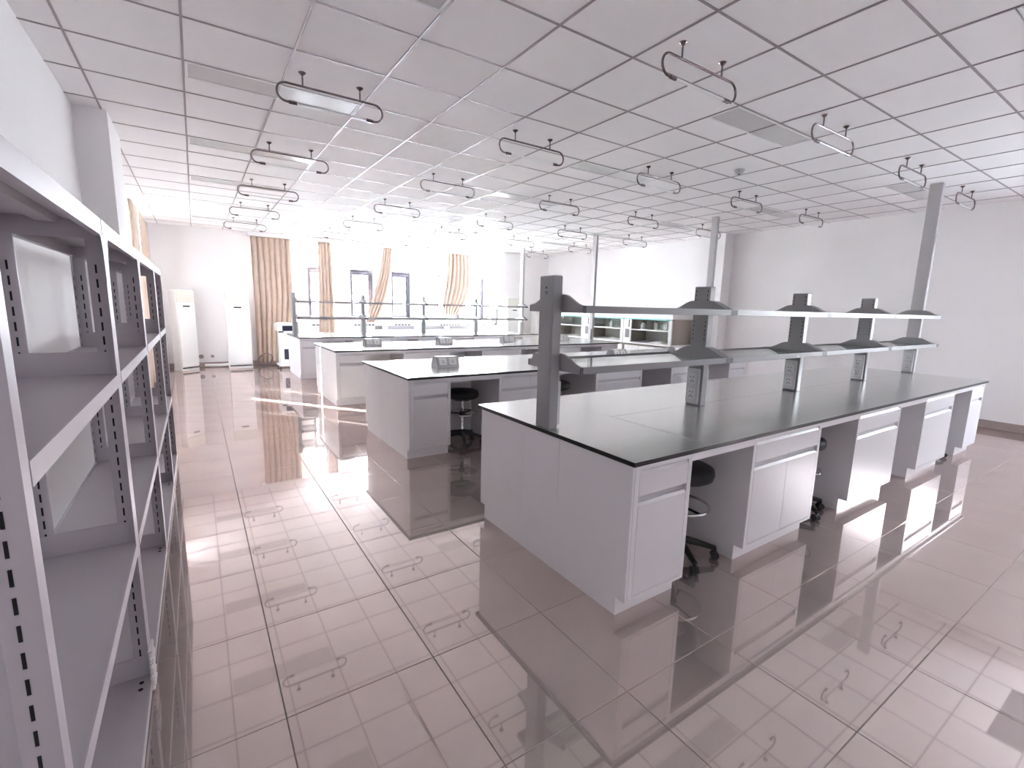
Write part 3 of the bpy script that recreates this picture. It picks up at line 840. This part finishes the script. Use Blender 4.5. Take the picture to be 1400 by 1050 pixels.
for k, xx in enumerate((4.30, 5.22, 6.16)):
    s_ = thing('wall_socket_box', 'small white socket box on the window counter, %s from the left' % ORD[k], 'socket', (xx, 12.76, .851), 0, 'socket boxes on the window counter')
    MB().cbox(-.07, -.02, 0, .07, .068, .095, .006).obj('body', 'white', s_)
    m = MB()
    for dx in (-.035, .035):
        for (p, q) in ((-.01, .06), (.01, .06), (0, .035)): m.box(dx + p - .003, -.0215, q - .005, dx + p + .003, -.019, q + .005)
    m.obj('socket_holes', 'hole', s_)
t = thing('tap', 'small chrome gooseneck tap at the right end of the window counter', 'tap', (7.30, 12.75, .851))
MB().lathe([(.03, 0), (.03, .012), (.014, .02), (.012, .06)], 14).obj('base', 'chrome', t)
pts = [(0, 0, .05), (0, 0, .14)] + [(0, -.05 + .05 * math.cos(a * PI / 8), .14 + .05 * math.sin(a * PI / 8)) for a in range(9)] + [(0, -.10, .11)]
MB().tube(pts, .009, 8).obj('spout', 'chrome', t)
MB().tube([(.02, 0, .05), (.07, -.01, .07)], .006, 6).obj('lever', 'chrome', t)
t = thing('drying_rack', 'white pegged drying rack with black side fixed beside the window counter tap', 'rack', (7.69, 12.62, 1.03))
MB().cbox(-.018, -.17, 0, -.001, .17, .48, .003).obj('board', 'black', t)
for r_ in range(7):
    for c_ in range(3):
        z_ = .05 + r_ * .063; y_ = -.12 + c_ * .12
        MB().tube([(-.018, y_, z_), (-.13, y_, z_ + .03)], .007, 6).obj('peg', 'white', t)
MB().cbox(-.09, -.17, -.03, -.001, .17, .0, .004).obj('drip_tray', 'black', t)

# ---------------------------------------------------------------- fume cupboards on the right wall
HX = 8.62
def make_hood(y0, w, label):
    t = thing('fume_cupboard', label, 'fume cupboard', (HX, y0, 0), 0, 'fume cupboards along the right wall'); D = .78
    m = MB(); m.box(.03, .0, .08, D, w, .74); m.box(.08, .02, 0, D, w - .02, .08); m.obj('base', 'steel', t)
    for k in range(3):
        a = .03 + k * (w - .06) / 3
        MB().cbox(.012, a + .004, .10, .030, a + (w - .06) / 3 - .004, .72, .004).obj('door', 'white', t)
    MB().cbox(-.03, 0, .765, D, w, .805, .004).obj('work_surface', 'white', t)
    MB().box(D - .02, .03, .805, D, w - .03, 1.34).obj('back_lining', 'hoodin', t)
    MB().cbox(.0, .0, .805, D, .022, 1.36, .003).obj('side_panel', 'steel', t)
    MB().cbox(.0, w - .022, .805, D, w, 1.36, .003).obj('side_panel', 'steel', t)
    MB().cbox(-.01, 0, 1.36, D, w, 1.56, .006).obj('top_housing', 'white', t)
    MB().box(-.014, .02, 1.335, .0, w - .02, 1.358).obj('light_strip', 'cyan', t)
    MB().cbox(-.02, 0, .805, .02, .085, 1.335, .004).obj('front_frame', 'white', t); MB().cbox(-.02, w - .24, .805, .02, w, 1.335, .004).obj('front_frame', 'white', t)
    MB().box(-.0225, w - .20, 1.16, -.018, w - .04, 1.31).obj('upper_window', 'hoodin', t)
    MB().box(-.0235, w - .24 + .05, 1.15, -.018, w - .24 + .075, 1.33).obj('black_strip', 'black', t)
    MB().cbox(-.028, w - .19, .90, -.018, w - .07, 1.10, .004).obj('control_panel', 'grey', t)
    m = MB(); m.cbox(-.012, .085, 1.085, .012, w - .24, 1.115, .003); m.obj('sash_rail', 'white', t)
    MB().box(-.003, .085, 1.115, .003, w - .24, 1.335).obj('sash_glass', 'hglass', t)
    MB().cbox(.14, .03, 1.075, D - .02, w - .03, 1.09, .003).obj('inner_shelf', 'white', t)
    return t
HY = [6.69, 8.11, 9.53]
for k, yy in enumerate(HY):
    make_hood(yy, 1.41, ['low white fume cupboard with brown-grey side, nearest along the right wall', 'middle low white fume cupboard along the right wall', 'farthest low white fume cupboard, next to the air conditioner'][k])
def bottle(loc, r, h, label, capc='white'):
    t = thing('reagent_bottle', label, 'bottle', loc, 0, 'bottles on the fume cupboard shelves')
    MB().lathe([(r * .9, 0), (r, .006), (r, h * .68), (r * .45, h * .82), (r * .42, h * .88)], 16).obj('body', 'white', t)
    MB().lathe([(r * .5, h * .87), (r * .5, h)], 14).obj('cap', capc, t)
bottle((8.84, 7.70, 1.091), .055, .20, 'wide white jar with black lid in the nearest fume cupboard', 'black')
bottle((8.84, 7.32, 1.091), .04, .22, 'slim white bottle with dark cap in the nearest fume cupboard', 'black')
bottle((8.84, 7.05, 1.091), .04, .21, 'plain white bottle beside the slim dark-capped one', 'white')
bottle((8.84, 8.75, 1.091), .045, .19, 'white bottle inside the middle fume cupboard', 'white')
for k, (yy, s_) in enumerate(((7.25, 1.0), (8.75, .9), (10.15, .8))):
    m = MB(); n = 14; random.seed(40 + k); v = []; f = []
    for i_ in range(n + 1):
        for j_ in range(n + 1):
            u, w_ = i_ / n - .5, j_ / n - .5; rr = max(0, 1 - (u * u + w_ * w_) * 4)
            v.append((u * .26, w_ * .42 * s_, .006 + .06 * s_ * rr * (.6 + .4 * math.sin(u * 17 + k) * math.cos(w_ * 21)) + random.uniform(0, .006) * rr))
    for i_ in range(n):
        for j_ in range(n):
            a = i_ * (n + 1) + j_; f.append((a, a + n + 1, a + n + 2, a + 1))
    b0 = len(v); v += [(p[0], p[1], 0.0) for p in v]
    for i_ in range(n):
        for j_ in range(n):
            a = b0 + i_ * (n + 1) + j_; f.append((a, a + 1, a + n + 2, a + n + 1))
    for i_ in range(n):
        a, c_ = i_, i_ + 1; f.append((a, c_, b0 + c_, b0 + a))
    o = m.add(v, f, True).obj('crumpled_cloth', 'cloth'); o.location = (8.90, yy, .806)
    tag(o, ['crumpled white cloth on the work surface of the nearest fume cupboard', 'crumpled white cloth inside the middle fume cupboard', 'small white cloth inside the farthest fume cupboard'][k], 'cloth', 'white cloths in the fume cupboards')
